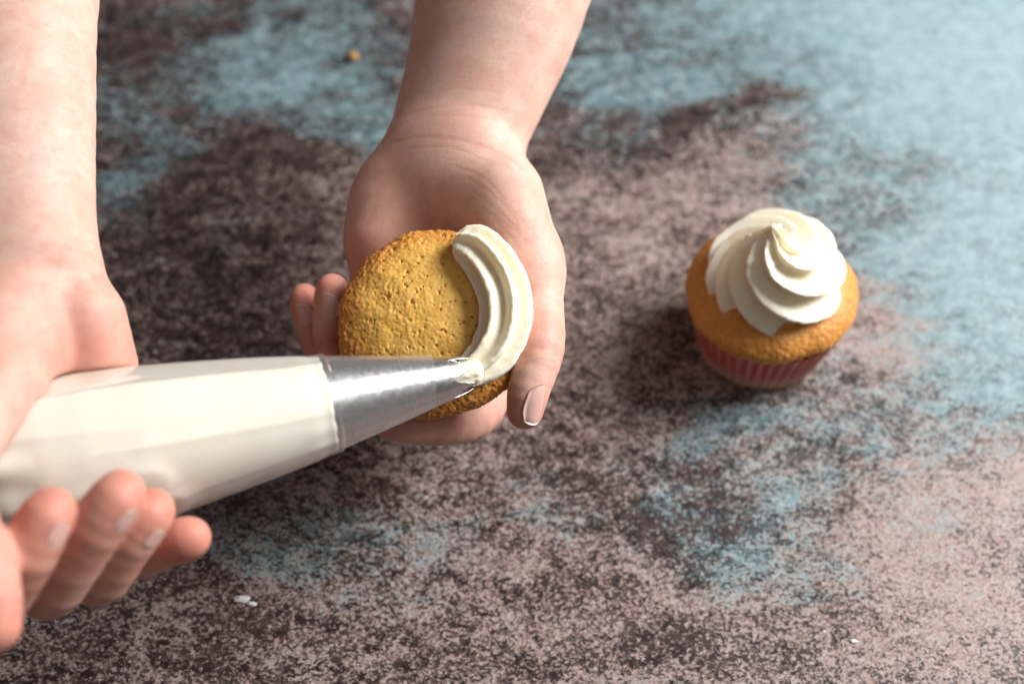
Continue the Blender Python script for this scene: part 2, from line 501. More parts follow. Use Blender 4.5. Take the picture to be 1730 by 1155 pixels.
def polyline_dist(p, pts):
    d = np.full(len(p), 1e9, p.dtype)
    for a, b in zip(pts[:-1], pts[1:]):
        dt = p.dtype; ba = (b - a).astype(dt); q = p - a.astype(dt)
        t = np.clip(q @ (ba / dt.type(ba @ ba + 1e-9)), 0, 1)
        q -= t[:, None] * ba
        d = np.minimum(d, np.einsum('ij,ij->i', q, q))
    return np.sqrt(d)

def held_cake_sdf(p):
    q = cake_local(p); r = np.hypot(q[:, 0], q[:, 1]); z = q[:, 2]
    # lip disc and tapered body
    lip = np.sqrt(np.maximum(r - 27.6, 0) ** 2 + (z + 3.6) ** 2) - 4.4
    lip = np.where(r < 27.6, np.maximum(lip, np.abs(z + 3.6) - 4.4), lip)
    body = np.maximum(r - np.interp(z, [-37, -8], [22.6, 27.4]), np.maximum(-37 - z, z + 2))
    return np.minimum(lip, body)

def bag_sdf(p):
    s, x, y = bag_local(p)
    r = np.hypot(x, y)
    return np.maximum(r - bag_radius(s), -s - 60)

def surface_net(f, lo, hi, h, block=4, relax=(0.5, -0.52, 0.5, -0.52, 0.4)):
    lo = np.asarray(lo, float); hi = np.asarray(hi, float)
    n = (np.ceil((hi - lo) / (h * block)).astype(int)) * block
    nc = n // block
    cc = [lo[i] + (np.arange(nc[i]) + 0.5) * h * block for i in range(3)]
    G = np.stack(np.meshgrid(*cc, indexing='ij'), -1).reshape(-1, 3)
    pool = ThreadPoolExecutor(4)
    G = G.astype(np.float32)
    dc = np.concatenate(list(pool.map(f, np.array_split(G, 16)))).reshape(nc)
    near = np.abs(dc) < h * block * 1.25 + 0.3
    vals = np.repeat(np.repeat(np.repeat(dc, block, 0), block, 1), block, 2).astype(np.float32)
    bi = np.argwhere(near)
    off = np.stack(np.meshgrid(*([np.arange(block)] * 3), indexing='ij'), -1).reshape(-1, 3)
    def fill(c0):
        idx = (bi[c0:c0 + 500, None, :] * block + off[None]).reshape(-1, 3)
        vals[idx[:, 0], idx[:, 1], idx[:, 2]] = f((lo + idx * h).astype(np.float32))
    list(pool.map(fill, range(0, len(bi), 500)))
    pool.shutdown()
    ins = vals < 0
    # cells with a sign change
    nx, ny, nz = n
    cnt = np.zeros((nx - 1, ny - 1, nz - 1), np.int8)
    for dx in (0, 1):
        for dy in (0, 1):
            for dz in (0, 1):
                cnt += ins[dx:nx - 1 + dx, dy:ny - 1 + dy, dz:nz - 1 + dz]
    act = np.argwhere((cnt > 0) & (cnt < 8))
    vid = np.full(cnt.shape, -1, np.int64); vid[act[:, 0], act[:, 1], act[:, 2]] = np.arange(len(act))
    acc = np.zeros((len(act), 3)); w = np.zeros(len(act))
    corners = [(x, y, z) for x in (0, 1) for y in (0, 1) for z in (0, 1)]
    for a in corners:
        for ax in range(3):
            if a[ax]: continue
            b = list(a); b[ax] = 1
            va = vals[act[:, 0] + a[0], act[:, 1] + a[1], act[:, 2] + a[2]]
            vb = vals[act[:, 0] + b[0], act[:, 1] + b[1], act[:, 2] + b[2]]
            m = (va < 0) != (vb < 0)
            t = np.where(m, va / np.where(m, va - vb, 1), 0)
            pt = np.tile(np.array(a, float), (len(act), 1)); pt[:, ax] += t
            acc += pt * m[:, None]; w += m
    V = lo + (act + acc / w[:, None]) * h
    F = []
    for ax in range(3):
        o1, o2 = (ax + 1) % 3, (ax + 2) % 3
        sl0 = [slice(None)] * 3; sl1 = [slice(None)] * 3
        sl0[ax] = slice(0, -1); sl1[ax] = slice(1, None)
        ch = ins[tuple(sl0)] != ins[tuple(sl1)]
        e = np.argwhere(ch)
        ok = (e[:, o1] > 0) & (e[:, o2] > 0) & (e[:, o1] < n[o1] - 1) & (e[:, o2] < n[o2] - 1)
        e = e[ok]
        q = []
        for d1, d2 in ((-1, -1), (0, -1), (0, 0), (-1, 0)):
            c = e.copy(); c[:, o1] += d1; c[:, o2] += d2
            q.append(vid[c[:, 0], c[:, 1], c[:, 2]])
        q = np.stack(q, -1)
        flip = ~ins[e[:, 0], e[:, 1], e[:, 2]]
        q[flip] = q[flip][:, ::-1]
        F.append(q)
    F = np.vstack(F); F = F[(F >= 0).all(1)]
    # keep the largest connected piece only
    E = np.vstack([F[:, [0, 1]], F[:, [1, 2]], F[:, [2, 3]], F[:, [3, 0]]])
    lab = np.arange(len(V))
    while True:
        m = np.minimum(lab[E[:, 0]], lab[E[:, 1]]); new = lab.copy()
        np.minimum.at(new, E[:, 0], m); np.minimum.at(new, E[:, 1], m)
        new = new[new]; new = new[new]
        if (new == lab).all(): break
        lab = new
    u, c = np.unique(lab, return_counts=True)
    print('pieces', len(u), sorted(c)[-4:])
    keep = lab == u[c.argmax()]
    if not keep.all():
        remap = np.cumsum(keep) - 1
        F = remap[F[keep[F].all(1)]]; V = V[keep]
    # relax
    E = np.vstack([F[:, [0, 1]], F[:, [1, 2]], F[:, [2, 3]], F[:, [3, 0]]])
    deg = np.bincount(E.ravel(), minlength=len(V)).astype(float)
    for lam in relax:
        S = np.stack([np.bincount(E[:, 0], V[E[:, 1], k], len(V)) + np.bincount(E[:, 1], V[E[:, 0], k], len(V)) for k in range(3)], -1)
        V = V + lam * (S / np.maximum(deg, 1)[:, None] - V)
    return V, F

# ------------------------------------------------------------------ cakes
def cake_profile(kind):
    if kind == 'held':
        pts = [(0, 8.6), (8, 8.2), (16, 6.6), (22, 4.8), (27.6, 2.4), (31.0, 0.2), (32.4, -2.2), (32.8, -4.4), (31.8, -6.6),
               (28.8, -8.0), (27.0, -9.6), (26.2, -14), (24.4, -26), (22.6, -35), (20, -36.6), (0, -36.8)]
    else:
        pts = [(0, 8.4), (8, 8.2), (16, 7.2), (22, 5.6), (27, 3.2), (30.4, 0.4), (32.0, -2.0), (32.3, -4.4), (31.4, -6.8),
               (29.4, -8.4), (27.0, -10.0), (25.5, -16), (23.4, -26), (21.6, -32.6), (18, -33.4), (0, -33.5)]
    pts = np.array(pts, float)
    # Catmull-Rom through the points, even steps
    out = []
    P = np.vstack([2 * pts[0] - pts[1], pts, 2 * pts[-1] - pts[-2]])
    for i in range(1, len(P) - 2):
        t = np.linspace(0, 1, 24, endpoint=False)[:, None]
        p0, p1, p2, p3 = P[i - 1], P[i], P[i + 1], P[i + 2]
        out.append(0.5 * (2 * p1 + (p2 - p0) * t + (2 * p0 - 5 * p1 + 4 * p2 - p3) * t ** 2 + (-p0 + 3 * p1 - 3 * p2 + p3) * t ** 3))
    c = np.vstack(out + [pts[-1:]])
    c[:, 0] = np.maximum(c[:, 0], 0)
    return c

def pores(p, cell, rmin, rmax, prob, seed):
    """signed distance to scattered round holes"""
    q = p / cell + 500.0
    i = np.floor(q).astype(np.int64); best = np.full(len(p), 9.0)
    for dx in (-1, 0, 1):
        for dy in (-1, 0, 1):
            for dz in (-1, 0, 1):
                j = i + np.array([dx, dy, dz])
                c = j + np.stack([_hash(j[:, 0], j[:, 1], j[:, 2], seed + k) for k in range(3)], -1)
                h = _hash(j[:, 0], j[:, 1], j[:, 2], seed + 5); g = _hash(j[:, 0], j[:, 1], j[:, 2], seed + 6)
                d = np.sqrt(((c - q) ** 2).sum(1)) * cell - (rmin + (rmax - rmin) * g * g)
                best = np.minimum(best, np.where(h < prob, d, 9.0))
    return best

def build_cake(kind):
    prof = cake_profile(kind)
    held = kind == 'held'
    # signed distance of the turned profile on a fine (r, z) table
    gr = np.arange(0, 40, 0.25); gz = np.arange(-42, 16, 0.25)
    A, B = np.meshgrid(gr, gz, indexing='ij'); Q = np.stack([A.ravel(), B.ravel()], -1)
    P = prof[::3]; d2 = np.full(len(Q), 1e9); ins = np.zeros(len(Q), bool)
    poly = np.vstack([P, [[0, prof[-1, 1]]], [[-5, prof[-1, 1]]], [[-5, prof[0, 1]]], P[:1]])
    for (a, b) in zip(poly[:-1], poly[1:]):
        ba = b - a; t = np.clip((Q - a) @ ba / (ba @ ba + 1e-9), 0, 1)
        d2 = np.minimum(d2, ((Q - a - t[:, None] * ba) ** 2).sum(1))
        cr = (a[1] > Q[:, 1]) != (b[1] > Q[:, 1])
        with np.errstate(divide='ignore', invalid='ignore'):
            xx = (b[0] - a[0]) * (Q[:, 1] - a[1]) / (b[1] - a[1]) + a[0]
        ins ^= cr & (Q[:, 0] < xx)
    tab = (np.sqrt(d2) * np.where(ins, -1, 1)).reshape(A.shape)
    def base(p):
        T = np.arctan2(p[:, 1], p[:, 0])
        lump = 1 + 0.014 * np.sin(2 * T + 0.6) + 0.010 * np.sin(3 * T + 2.0) + 0.007 * np.sin(7 * T + 1) + 0.005 * np.sin(11 * T)
        r = np.hypot(p[:, 0], p[:, 1]) / lump
        u = np.clip(r / 0.25, 0, len(gr) - 1.001); w = np.clip((p[:, 2] + 42) / 0.25, 0, len(gz) - 1.001)
        i = u.astype(int); j = w.astype(int); fu = u - i; fw = w - j
        return (tab[i, j] * (1 - fu) + tab[i + 1, j] * fu) * (1 - fw) + (tab[i, j + 1] * (1 - fu) + tab[i + 1, j + 1] * fu) * fw
    sd = 1.0 if held else 5.0
    def f(p):
        d = base(p)
        near = np.abs(d) < 1.5
        if near.any():
            q = p[near].astype(float); r = np.hypot(q[:, 0], q[:, 1])
            rim = np.clip((r - 24) / 7, 0, 1)
            top = np.clip((q[:, 2] + 12) / 4, 0, 1)
            m = -0.45 * fbm(q, 0.09, 2, sd) - (0.06 + 0.32 * rim) * fbm(q, 0.5, 2, sd + 3)
            m -= (0.12 + 0.36 * rim) * (0.5 - vor(q, 0.55, sd + 1)[:, 0]) + (0.38 + 0.30 * rim) * (0.5 - vor(q, 0.92, sd + 2)[:, 0])
            dd = d[near] + m * (1.0 if held else 0.75)
            k = 1.0 if held else 0.8
            q2 = q * np.array([1, 1, 0.7]) + 0.55 * np.stack([fbm(q, 0.6, 1, sd + 6), fbm(q, 0.6, 1, sd + 7), 0 * r], -1)
            po = np.minimum(pores(q2, 2.3, 0.2 * k, 0.72 * k, 0.34, 11 + int(sd)), pores(q2, 1.15, 0.12, 0.50 * k, 0.40, 31 + int(sd)))
            dd = np.where(top > 0, smax(dd, -po, 0.22), dd)
            d[near] = dd
        return d
    zlo, zhi = prof[:, 1].min() - 2, prof[:, 1].max() + 2
    V, F = surface_net(f, (-36, -36, zlo), (36, 36, zhi), 0.36 if held else 0.5, relax=(0.3, -0.3))
    rr = np.hypot(V[:, 0], V[:, 1])
    depth = -base(V)
    pit = np.clip((depth - 0.30) / 0.55, 0, 1)
    crust = np.clip((rr - (17.0 if held else 10.0)) / 14, 0, 1) * (0.85 if held else 0.75) + np.clip(-depth, 0, 0.4) * 0.5
    if not held: crust = crust + 0.02
    return V, F, {'crust': crust, 'pit': pit}

# ------------------------------------------------------------------ piped cream: a star profile swept along a path
def sweep(path, radius, up0, n_lobes, depth, twist, flat=1.0, nseg=120, ragged=0.25, seed=0.0, sharp=0.02, style='valley'):
    path = np.asarray(path, float); n = len(path)
    tan = np.gradient(path, axis=0); tan /= np.linalg.norm(tan, axis=1, keepdims=True)
    u = np.zeros_like(path); u[0] = unit(up0 - tan[0] * (up0 @ tan[0]))
    for i in range(1, n):
        w = u[i - 1] - tan[i] * (u[i - 1] @ tan[i]); u[i] = unit(w)
    s = np.cross(tan, u)
    th = np.linspace(0, 2 * math.pi, nseg, endpoint=False)
    ang = th[None, :] + np.zeros((n, 1))
    lobe = np.abs(np.sin(0.5 * n_lobes * (ang + np.asarray(twist)[:, None])))
    crest = 1 - np.sqrt(lobe ** 2 + sharp) / math.sqrt(1 + sharp)
    crest = crest ** 0.9
    if style == 'valley':
        lb = np.abs(np.cos(0.5 * n_lobes * (ang + np.asarray(twist)[:, None]))); crest = 0.8 * (lb ** 2 + 0.006) ** 0.38
    elif style == 'lip':
        w_ = n_lobes * (ang + np.asarray(twist)[:, None])
        crest = 0.8 * (0.5 + 0.5 * np.cos(w_ + 0.6 * np.sin(w_))) ** 1.3
    elif style == 'round':
        crest = 0.8 * (0.5 + 0.5 * np.cos(n_lobes * (ang + np.asarray(twist)[:, None]))) ** 1.1
    dep = np.asarray(depth)[:, None] if np.ndim(depth) else depth
    R = np.asarray(radius)[:, None] * (1 - dep + dep * crest * 1.25)
    v = path[:, None, :] + (R * np.cos(ang))[..., None] * u[:, None, :] * flat + (R * np.sin(ang))[..., None] * s[:, None, :]
    N = np.cos(ang)[..., None] * u[:, None, :] + np.sin(ang)[..., None] * s[:, None, :]
    vv = v.reshape(-1, 3)
    nz = fbm(vv, 0.9, 3, seed) * ragged * (0.35 + 1.1 * crest.ravel()) * np.clip(R.ravel() / 3.0, 0, 1)
    nz2 = fbm(vv, 0.16, 2, seed + 3) * 0.35 * np.clip(R.ravel() / 5.0, 0, 1)
    vv = vv + N.reshape(-1, 3) * (nz + nz2)[:, None]
    f = grid_faces(n, nseg, wrap_v=True)
    # close the ends with a centre vertex (degenerate quads avoided: use fans as quads with repeated ring steps)
    c0, c1 = path[0] , path[-1]
    k = len(vv); vv = np.vstack([vv, c0, c1])
    i = np.arange(0, nseg, 2)
    e0 = np.stack([np.full(len(i), k), (i + 2) % nseg, i + 1, i], -1)
    b = (n - 1) * nseg
    e1 = np.stack([np.full(len(i), k + 1), b + i, b + i + 1, b + (i + 2) % nseg], -1)
    return vv, np.vstack([f, e0, e1])

def smooth_path(pts, n):
    pts = np.asarray(pts, float)
    P = np.vstack([2 * pts[0] - pts[1], pts, 2 * pts[-1] - pts[-2]])
    out = []
    for i in range(1, len(P) - 2):
        t = np.linspace(0, 1, 40, endpoint=False)[:, None]
        p0, p1, p2, p3 = P[i - 1], P[i], P[i + 1], P[i + 2]
        out.append(0.5 * (2 * p1 + (p2 - p0) * t + (2 * p0 - 5 * p1 + 4 * p2 - p3) * t ** 2 + (-p0 + 3 * p1 - 3 * p2 + p3) * t ** 3))
    c = np.vstack(out + [pts[-1:]])
    L = np.r_[0, np.cumsum(np.linalg.norm(np.diff(c, axis=0), axis=1))]
    u = np.linspace(0, L[-1], n)
    return np.stack([np.interp(u, L, c[:, k]) for k in range(c.shape[1])], -1)

# held cupcake
def build_held():
    root = empty('cupcake', Vector(to_world(cake_global(np.array([0, 0, -36.8])))))
    tag(root, 'unwrapped golden cupcake cradled in the palm with one curved ribbon of cream', 'cupcake', 'cupcakes')
    v, f, at = build_cake('held')
    mesh_obj('cake', to_world(cake_global(v)), f, M_CAKE, root, attrs=at)
    # ribbon, in the plane of the cake's top: photo points brought onto the dome
    pix = [(772, 408), (808, 424), (836, 458), (852, 494), (857, 532), (850, 570), (832, 601), (808, 621), (788, 632)]
    pts = []
    for (a, b) in pix:
        d = unit(mm(a, b, 1.0))
        # cut the ray with a plane 5 mm above the rim
        o = CAKE_O + CAKE_Z * 6.0
        t = (o @ CAKE_Z) / (d @ CAKE_Z)
        q = cake_local(d * t)
        pts.append(q)
    path = smooth_path(pts, 110)
    s = np.linspace(0, 1, len(path))
    rr = np.hypot(path[:, 0], path[:, 1])
    dome = np.interp(rr, [0, 16, 27, 33], [8.6, 6.6, 2.6, -2.5])
    path[:, 2] = dome + 3.6 + 0.8 * np.sin(s * math.pi)
    rad = np.interp(s, [0, 0.03, 0.09, 0.25, 0.55, 0.8, 0.93, 1.0], [3.8, 6.2, 7.8, 8.9, 9.2, 8.4, 6.6, 5.4])
    dep = np.interp(s, [0, 0.06, 0.2, 0.9, 1], [0.2, 0.38, 0.47, 0.45, 0.38])
    tw = 0.15 + 0.35 * s
    vv, ff = sweep(path, rad, np.array([0, 0, 1.0]), 7, dep, tw, flat=1.0, nseg=182, ragged=0.16, seed=2.0, style='round')
    mesh_obj('cream_ribbon', to_world(cake_global(vv)), ff, M_CREAM, root)
    return root
build_held()

# standing cupcake
STAND_XY = None
def build_standing():
    c = to_world(mm(1301, 497, 0.5405))
    base = Vector((float(c[0]), float(c[1]), 0.0))
    root = empty('cupcake', base)
    tag(root, 'finished cupcake with a cream swirl in a red pleated paper case', 'cupcake', 'cupcakes')
    b = np.array(base)
    ZR = 35.0                                           # rim height
    v, f, at = build_cake('standing')
    v = v + np.array([0, 0, ZR])
    mesh_obj('cake', v / 1000 + b, f, M_CAKE, root, attrs=at)
    # paper case
    nT, nZ = 720, 26
    th = np.linspace(0, 2 * math.pi, nT, endpoint=False)[:, None]
    hh = np.linspace(0, 1, nZ)[None, :]
    pl = 46
    tri = np.abs(((th * pl / (2 * math.pi)) % 1.0) * 2 - 1)
    wob = 0.25 * np.sin(th * 5 + 1) + 0.2 * np.sin(th * 9)
    amp = 0.55 + 0.75 * hh
    r = 24.8 + 6.2 * hh + amp * (tri - 0.5) * 1.5 + wob
    z = 0.4 + hh * 28.5 + 0 * th
    vv = np.stack([r * np.cos(th), r * np.sin(th), z], -1).reshape(-1, 3)
    ri = r - 0.12
    vi = np.stack([ri * np.cos(th), ri * np.sin(th), z + 0.02], -1).reshape(-1, 3)
    f1 = grid_faces(nT, nZ, wrap_u=True)
    k = len(vv)
    i = np.arange(nT)
    topf = np.stack([i * nZ + nZ - 1, ((i + 1) % nT) * nZ + nZ - 1, ((i + 1) % nT) * nZ + nZ - 1 + k, i * nZ + nZ - 1 + k], -1)
    fl = np.array([[0, 0, 0.4]])
    allv = np.vstack([vv, vi, fl])
    j = np.arange(0, nT, 2)
    bot = np.stack([np.full(len(j), 2 * k), ((j + 2) % nT) * nZ, (j + 1) * nZ, j * nZ], -1)
    faces = np.vstack([f1, f1[:, ::-1] + k, topf, bot])
    hgt = np.concatenate([(hh + 0 * th).ravel()] * 2 + [[0.0]])
    fold = np.concatenate([(tri + 0 * hh).ravel()] * 2 + [[0.0]])
    mesh_obj('paper_case', allv / 1000 + b, faces, M_PAPER, root, attrs={'height': hgt, 'fold': fold})
    # swirl of cream
    n = 230
    s = np.linspace(0, 1, n)
    tw = 3.2 * s ** 0.95
    off = np.interp(s, [0, 0.3, 0.75, 0.93, 1.0], [3.4, 3.0, 2.4, 1.2, 2.6])
    pz = np.interp(s, [0, 0.10, 0.30, 0.55, 0.75, 0.88, 1.0], [-3.0, 0.5, 6.5, 14.0, 20.0, 25.0, 32.0])
    rad = np.interp(s, [0, 0.03, 0.08, 0.20, 0.36, 0.55, 0.72, 0.84, 0.92, 0.97, 1.0], [16.0, 22.5, 24.0, 24.2, 22.4, 17.8, 12.4, 7.6, 4.2, 2.4, 0.7])
    k = np.exp(-np.linspace(-2, 2, 25) ** 2); k /= k.sum()
    pz = np.convolve(np.pad(pz, 12, mode='reflect', reflect_type='odd'), k, 'valid')
    rad[20:-12] = np.convolve(np.pad(rad, 12, 'edge'), k, 'valid')[20:-12]
    path = np.stack([off * np.cos(-tw + 0.5), off * np.sin(-tw + 0.5), pz], -1)
    vv, ff = sweep(path, rad * 1.07, np.array([1.0, 0, 0]), 8, np.interp(s, [0, 0.06, 0.18, 0.42, 1], [0.03, 0.05, 0.12, 0.40, 0.5]), tw, nseg=216, ragged=0.26, seed=8.0, style='lip')
    cx, cy = -3.5, -1.0
    vv = vv + np.array([cx, cy, ZR + 5.8])
    mesh_obj('cream_swirl', vv / 1000 + b, ff, M_CREAM, root)
    return root
build_standing()

# ------------------------------------------------------------------ piping bag
# fingers that squeeze the bag: joints (photo pixel, distance) and radii in mm
_thumb = [(mm(-5, 650, .404), 13.5), (mm(-62, 760, .384), 9.5), (mm(-62, 880, .370), 8.8), (mm(-22, 985, .364), 8.2), (mm(-12, 1055, .362), 7.2)]
_index = [(mm(-25, 860, .445), 9.5), (mm(-25, 1030, .404), 8.2), (mm(32, 958, .381), 7.9), (mm(68, 888, .376), 7.5), (mm(80, 868, .376), 6.9)]
_middle = [(mm(55, 900, .447), 9.5), (mm(80, 1000, .404), 8.0), (mm(142, 915, .386), 7.9), (mm(184, 856, .381), 7.4), (mm(198, 838, .381), 6.9)]
_ring = [(mm(130, 900, .446), 9.0), (mm(165, 982, .410), 7.2), (mm(208, 925, .396), 7.3), (mm(242, 880, .392), 6.9), (mm(252, 864, .392), 6.4)]
_pinky = [(mm(195, 860, .442), 8.5), (mm(225, 940, .420), 6.6), (mm(278, 920, .408), 6.6), (mm(308, 912, .404), 6.4), (mm(319, 909, .403), 6.0)]
def press(ch, dz):
    n = len(ch)
    return [(p - np.array([0, 0, dz * max(0.0, (i - 1) / (n - 2))]), r) for i, (p, r) in enumerate(ch)]
BAG_FINGERS = [_thumb, press(_index, 3.0), press(_middle, 3.4), press(_ring, 3.0), press(_pinky, 1.4)]
def dented(v):
    """push the bag's skin in where fingers press on it"""
    ax = BAG_A + ((v - BAG_A) @ BAG_DIR)[:, None] * BAG_DIR
    n = v - ax; n /= np.linalg.norm(n, axis=1, keepdims=True) + 1e-9
    for it in range(8):
        d = np.full(len(v), 99.0)
        for ch in BAG_FINGERS[1:]:
            d = np.minimum(d, digit(v, ch)) 
        k = 1.6
        x = (0.35 - d) / k
        st = np.where(x > 8, x, np.log1p(np.exp(np.clip(x, -30, 8)))) * k * 0.4
        st = np.where(d > 6, 0, st)
        v = v - n * np.clip(st, 0, 1.2)[:, None]
        if it == 0: v = v + n * (0.9 * np.exp(-((d - 5.5) / 2.6) ** 2))[:, None]
    return v
def build_bag():
    tail = BAG_A + BAG_DIR * 196
    root = empty('piping_bag', Vector(to_world(BAG_A)))
    tag(root, 'clear plastic piping bag full of white cream with a steel star nozzle', 'piping bag')
    nT = 200
    th = np.linspace(0, 2 * math.pi, nT, endpoint=False)[None, :]
    def ring_mesh(s, r):
        s = np.asarray(s)[:, None]
        v = BAG_A + s[..., None] * BAG_DIR + (r * np.cos(th))[..., None] * BAG_X + (r * np.sin(th))[..., None] * BAG_Y
        return v.reshape(-1, 3)
    def wrinkle(s):
        s = s[:, None]
        tail_w = np.clip((s - 84) / 40, 0, 1)
        w = tail_w * (0.10 * np.sin(9 * th + s * 0.06) + 0.07 * np.sin(14 * th - s * 0.04 + 1))
        near = np.exp(-((s - 3) / 5) ** 2) * 0.006 * np.sin(17 * th + 2)
        # two long folds of the film
        f1 = 0.010 * np.exp(-((np.angle(np.exp(1j * (th - (FOLD_T + 0.0028 * (s - 20)))))) / 0.05) ** 2) * np.clip((s + 5) / 20, 0, 1) * np.clip((75 - s) / 20, 0, 1)
        for a0, sl, am in ((0.5, 0.004, 1), (0.9, -0.003, .7), (1.35, 0.003, 1), (-0.35, -0.004, .8), (-0.8, 0.002, .9), (1.9, -0.002, .8)):
            f1 = f1 + am * 0.022 * np.exp(-(np.angle(np.exp(1j * (th - FOLD_T - a0 - sl * (s - 90)))) / 0.07) ** 2) * np.clip((s - 48) / 45, 0, 1)
        lump = 0.008 * np.sin(2 * th + s * 0.03) + 0.006 * np.sin(3 * th - s * 0.05)
        return 1 + w + near + f1 + lump * np.clip(s / 20, 0, 1)
    s_f = np.concatenate([[-0.6, -0.4, -0.1, 0.2, 0.5], np.linspace(0.8, 190, 230)])
    r_f = np.where(s_f < 0.5, np.interp(s_f, [-0.6, -0.3, 0.2, 0.8], [15.05, 15.25, 15.4, 15.5]), np.maximum(bag_radius(s_f), 15.5 + 0.12 * np.clip(s_f - 0.8, 0, 6)))[:, None] * wrinkle(s_f)
    # rounded front shoulder of the cream where it meets the nozzle
    v = dented(ring_mesh(s_f, r_f)) 
    axp = BAG_A + ((v - BAG_A) @ BAG_DIR)[:, None] * BAG_DIR
    v = v - 0.35 * (v - axp) / (np.linalg.norm(v - axp, axis=1, keepdims=True) + 1e-9)
    mesh_obj('cream_filling', to_world(v), grid_faces(len(s_f), nT, wrap_v=True), M_FILL, root)
    # film: over the nozzle and over the cream
    s_m = np.concatenate([np.linspace(-NOZ_L * 0.745, 0.5, 60), np.linspace(1.0, 191, 240)])
    noz_r = np.interp(-s_m, [0, NOZ_L], [14.9, 5.6])
    rm = np.where(s_m < -2.0, noz_r + 0.35, np.where(s_m < 0.8, np.interp(s_m, [-2, -1.0, -0.2, 0.8], [15.62, 15.62, 15.64, 15.72]), np.maximum(bag_radius(s_m), 15.72 + 0.12 * np.clip(s_m - 0.8, 0, 6))))[:, None] * wrinkle(s_m)
    edge = np.zeros_like(th) + 1.6 * np.sin(th + 1.1)        # the cut edge runs slightly askew
    S = s_m[:, None] + edge * np.clip((-s_m[:, None]) / NOZ_L, 0, 1)
    rr = rm + 0.05 * np.sin(5 * th + s_m[:, None] * 0.2) * (s_m[:, None] < 0)
    v = BAG_A + S[..., None] * BAG_DIR + (rr * np.cos(th))[..., None] * BAG_X + (rr * np.sin(th))[..., None] * BAG_Y
    mesh_obj('plastic_film', to_world(dented(v.reshape(-1, 3))), grid_faces(len(s_m), nT, wrap_v=True), M_FILM, root)
    # nozzle: cone cut into teeth
    teeth = 6; nN = 216; nL = 70
    t2 = np.linspace(0, 2 * math.pi, nN, endpoint=False)[None, :]
    u = np.linspace(0, 1, nL)[:, None]
    saw = np.abs(((t2 * teeth / (2 * math.pi) + 0.15) % 1.0) * 2 - 1)      # 1 at a tooth's point, 0 in a notch
    Lt = NOZ_L * (0.85 + 0.17 * saw)
    a = u * Lt
    r = 14.9 + (5.6 - 14.9) * (a / NOZ_L)
    bend = np.clip((a / NOZ_L - 0.80) / 0.22, 0, 1)
    r = r * (1 - 0.08 * bend ** 2)
    def nz(r, a):
        return (BAG_A - a[..., None] * BAG_DIR + (r * np.cos(t2))[..., None] * BAG_X + (r * np.sin(t2))[..., None] * BAG_Y).reshape(-1, 3)
    vo = nz(r, a); vi = nz(r - 0.25, a)
    fo = grid_faces(nL, nN, wrap_v=True); k = len(vo)
    i = np.arange(nN); b0 = (nL - 1) * nN
    lip = np.stack([b0 + i, b0 + (i + 1) % nN, b0 + (i + 1) % nN + k, b0 + i + k], -1)
    back = np.stack([i + k, (i + 1) % nN + k, (i + 1) % nN, i], -1)
    mesh_obj('star_nozzle', to_world(np.vstack([vo, vi])), np.vstack([fo, fo[:, ::-1] + k, lip, back]), M_METAL, root)
    # cream coming out of the nozzle
    n = 40; s = np.linspace(0, 1, n)
    p = BAG_A - BAG_DIR * (NOZ_L * np.interp(s, [0, 1], [0.70, 1.10]))[:, None]
    rad = np.interp(s, [0, 0.4, 0.7, 0.9, 1], [6.0, 4.7, 4.3, 4.0, 2.4])
    vv, ff = sweep(p, rad, BAG_Y, teeth, np.full(n, 0.1), 0.1 + 0 * s, nseg=112, ragged=0.2, seed=4.0)
    mesh_obj('cream_at_nozzle', to_world(vv), ff, M_CREAM, root)
    return root
# angle of the film's long fold: facing the lens, a little below the middle
_n = unit(np.array([0.0, -0.12, 1.0])); FOLD_T = math.atan2(_n @ BAG_Y, _n @ BAG_X)
build_bag()

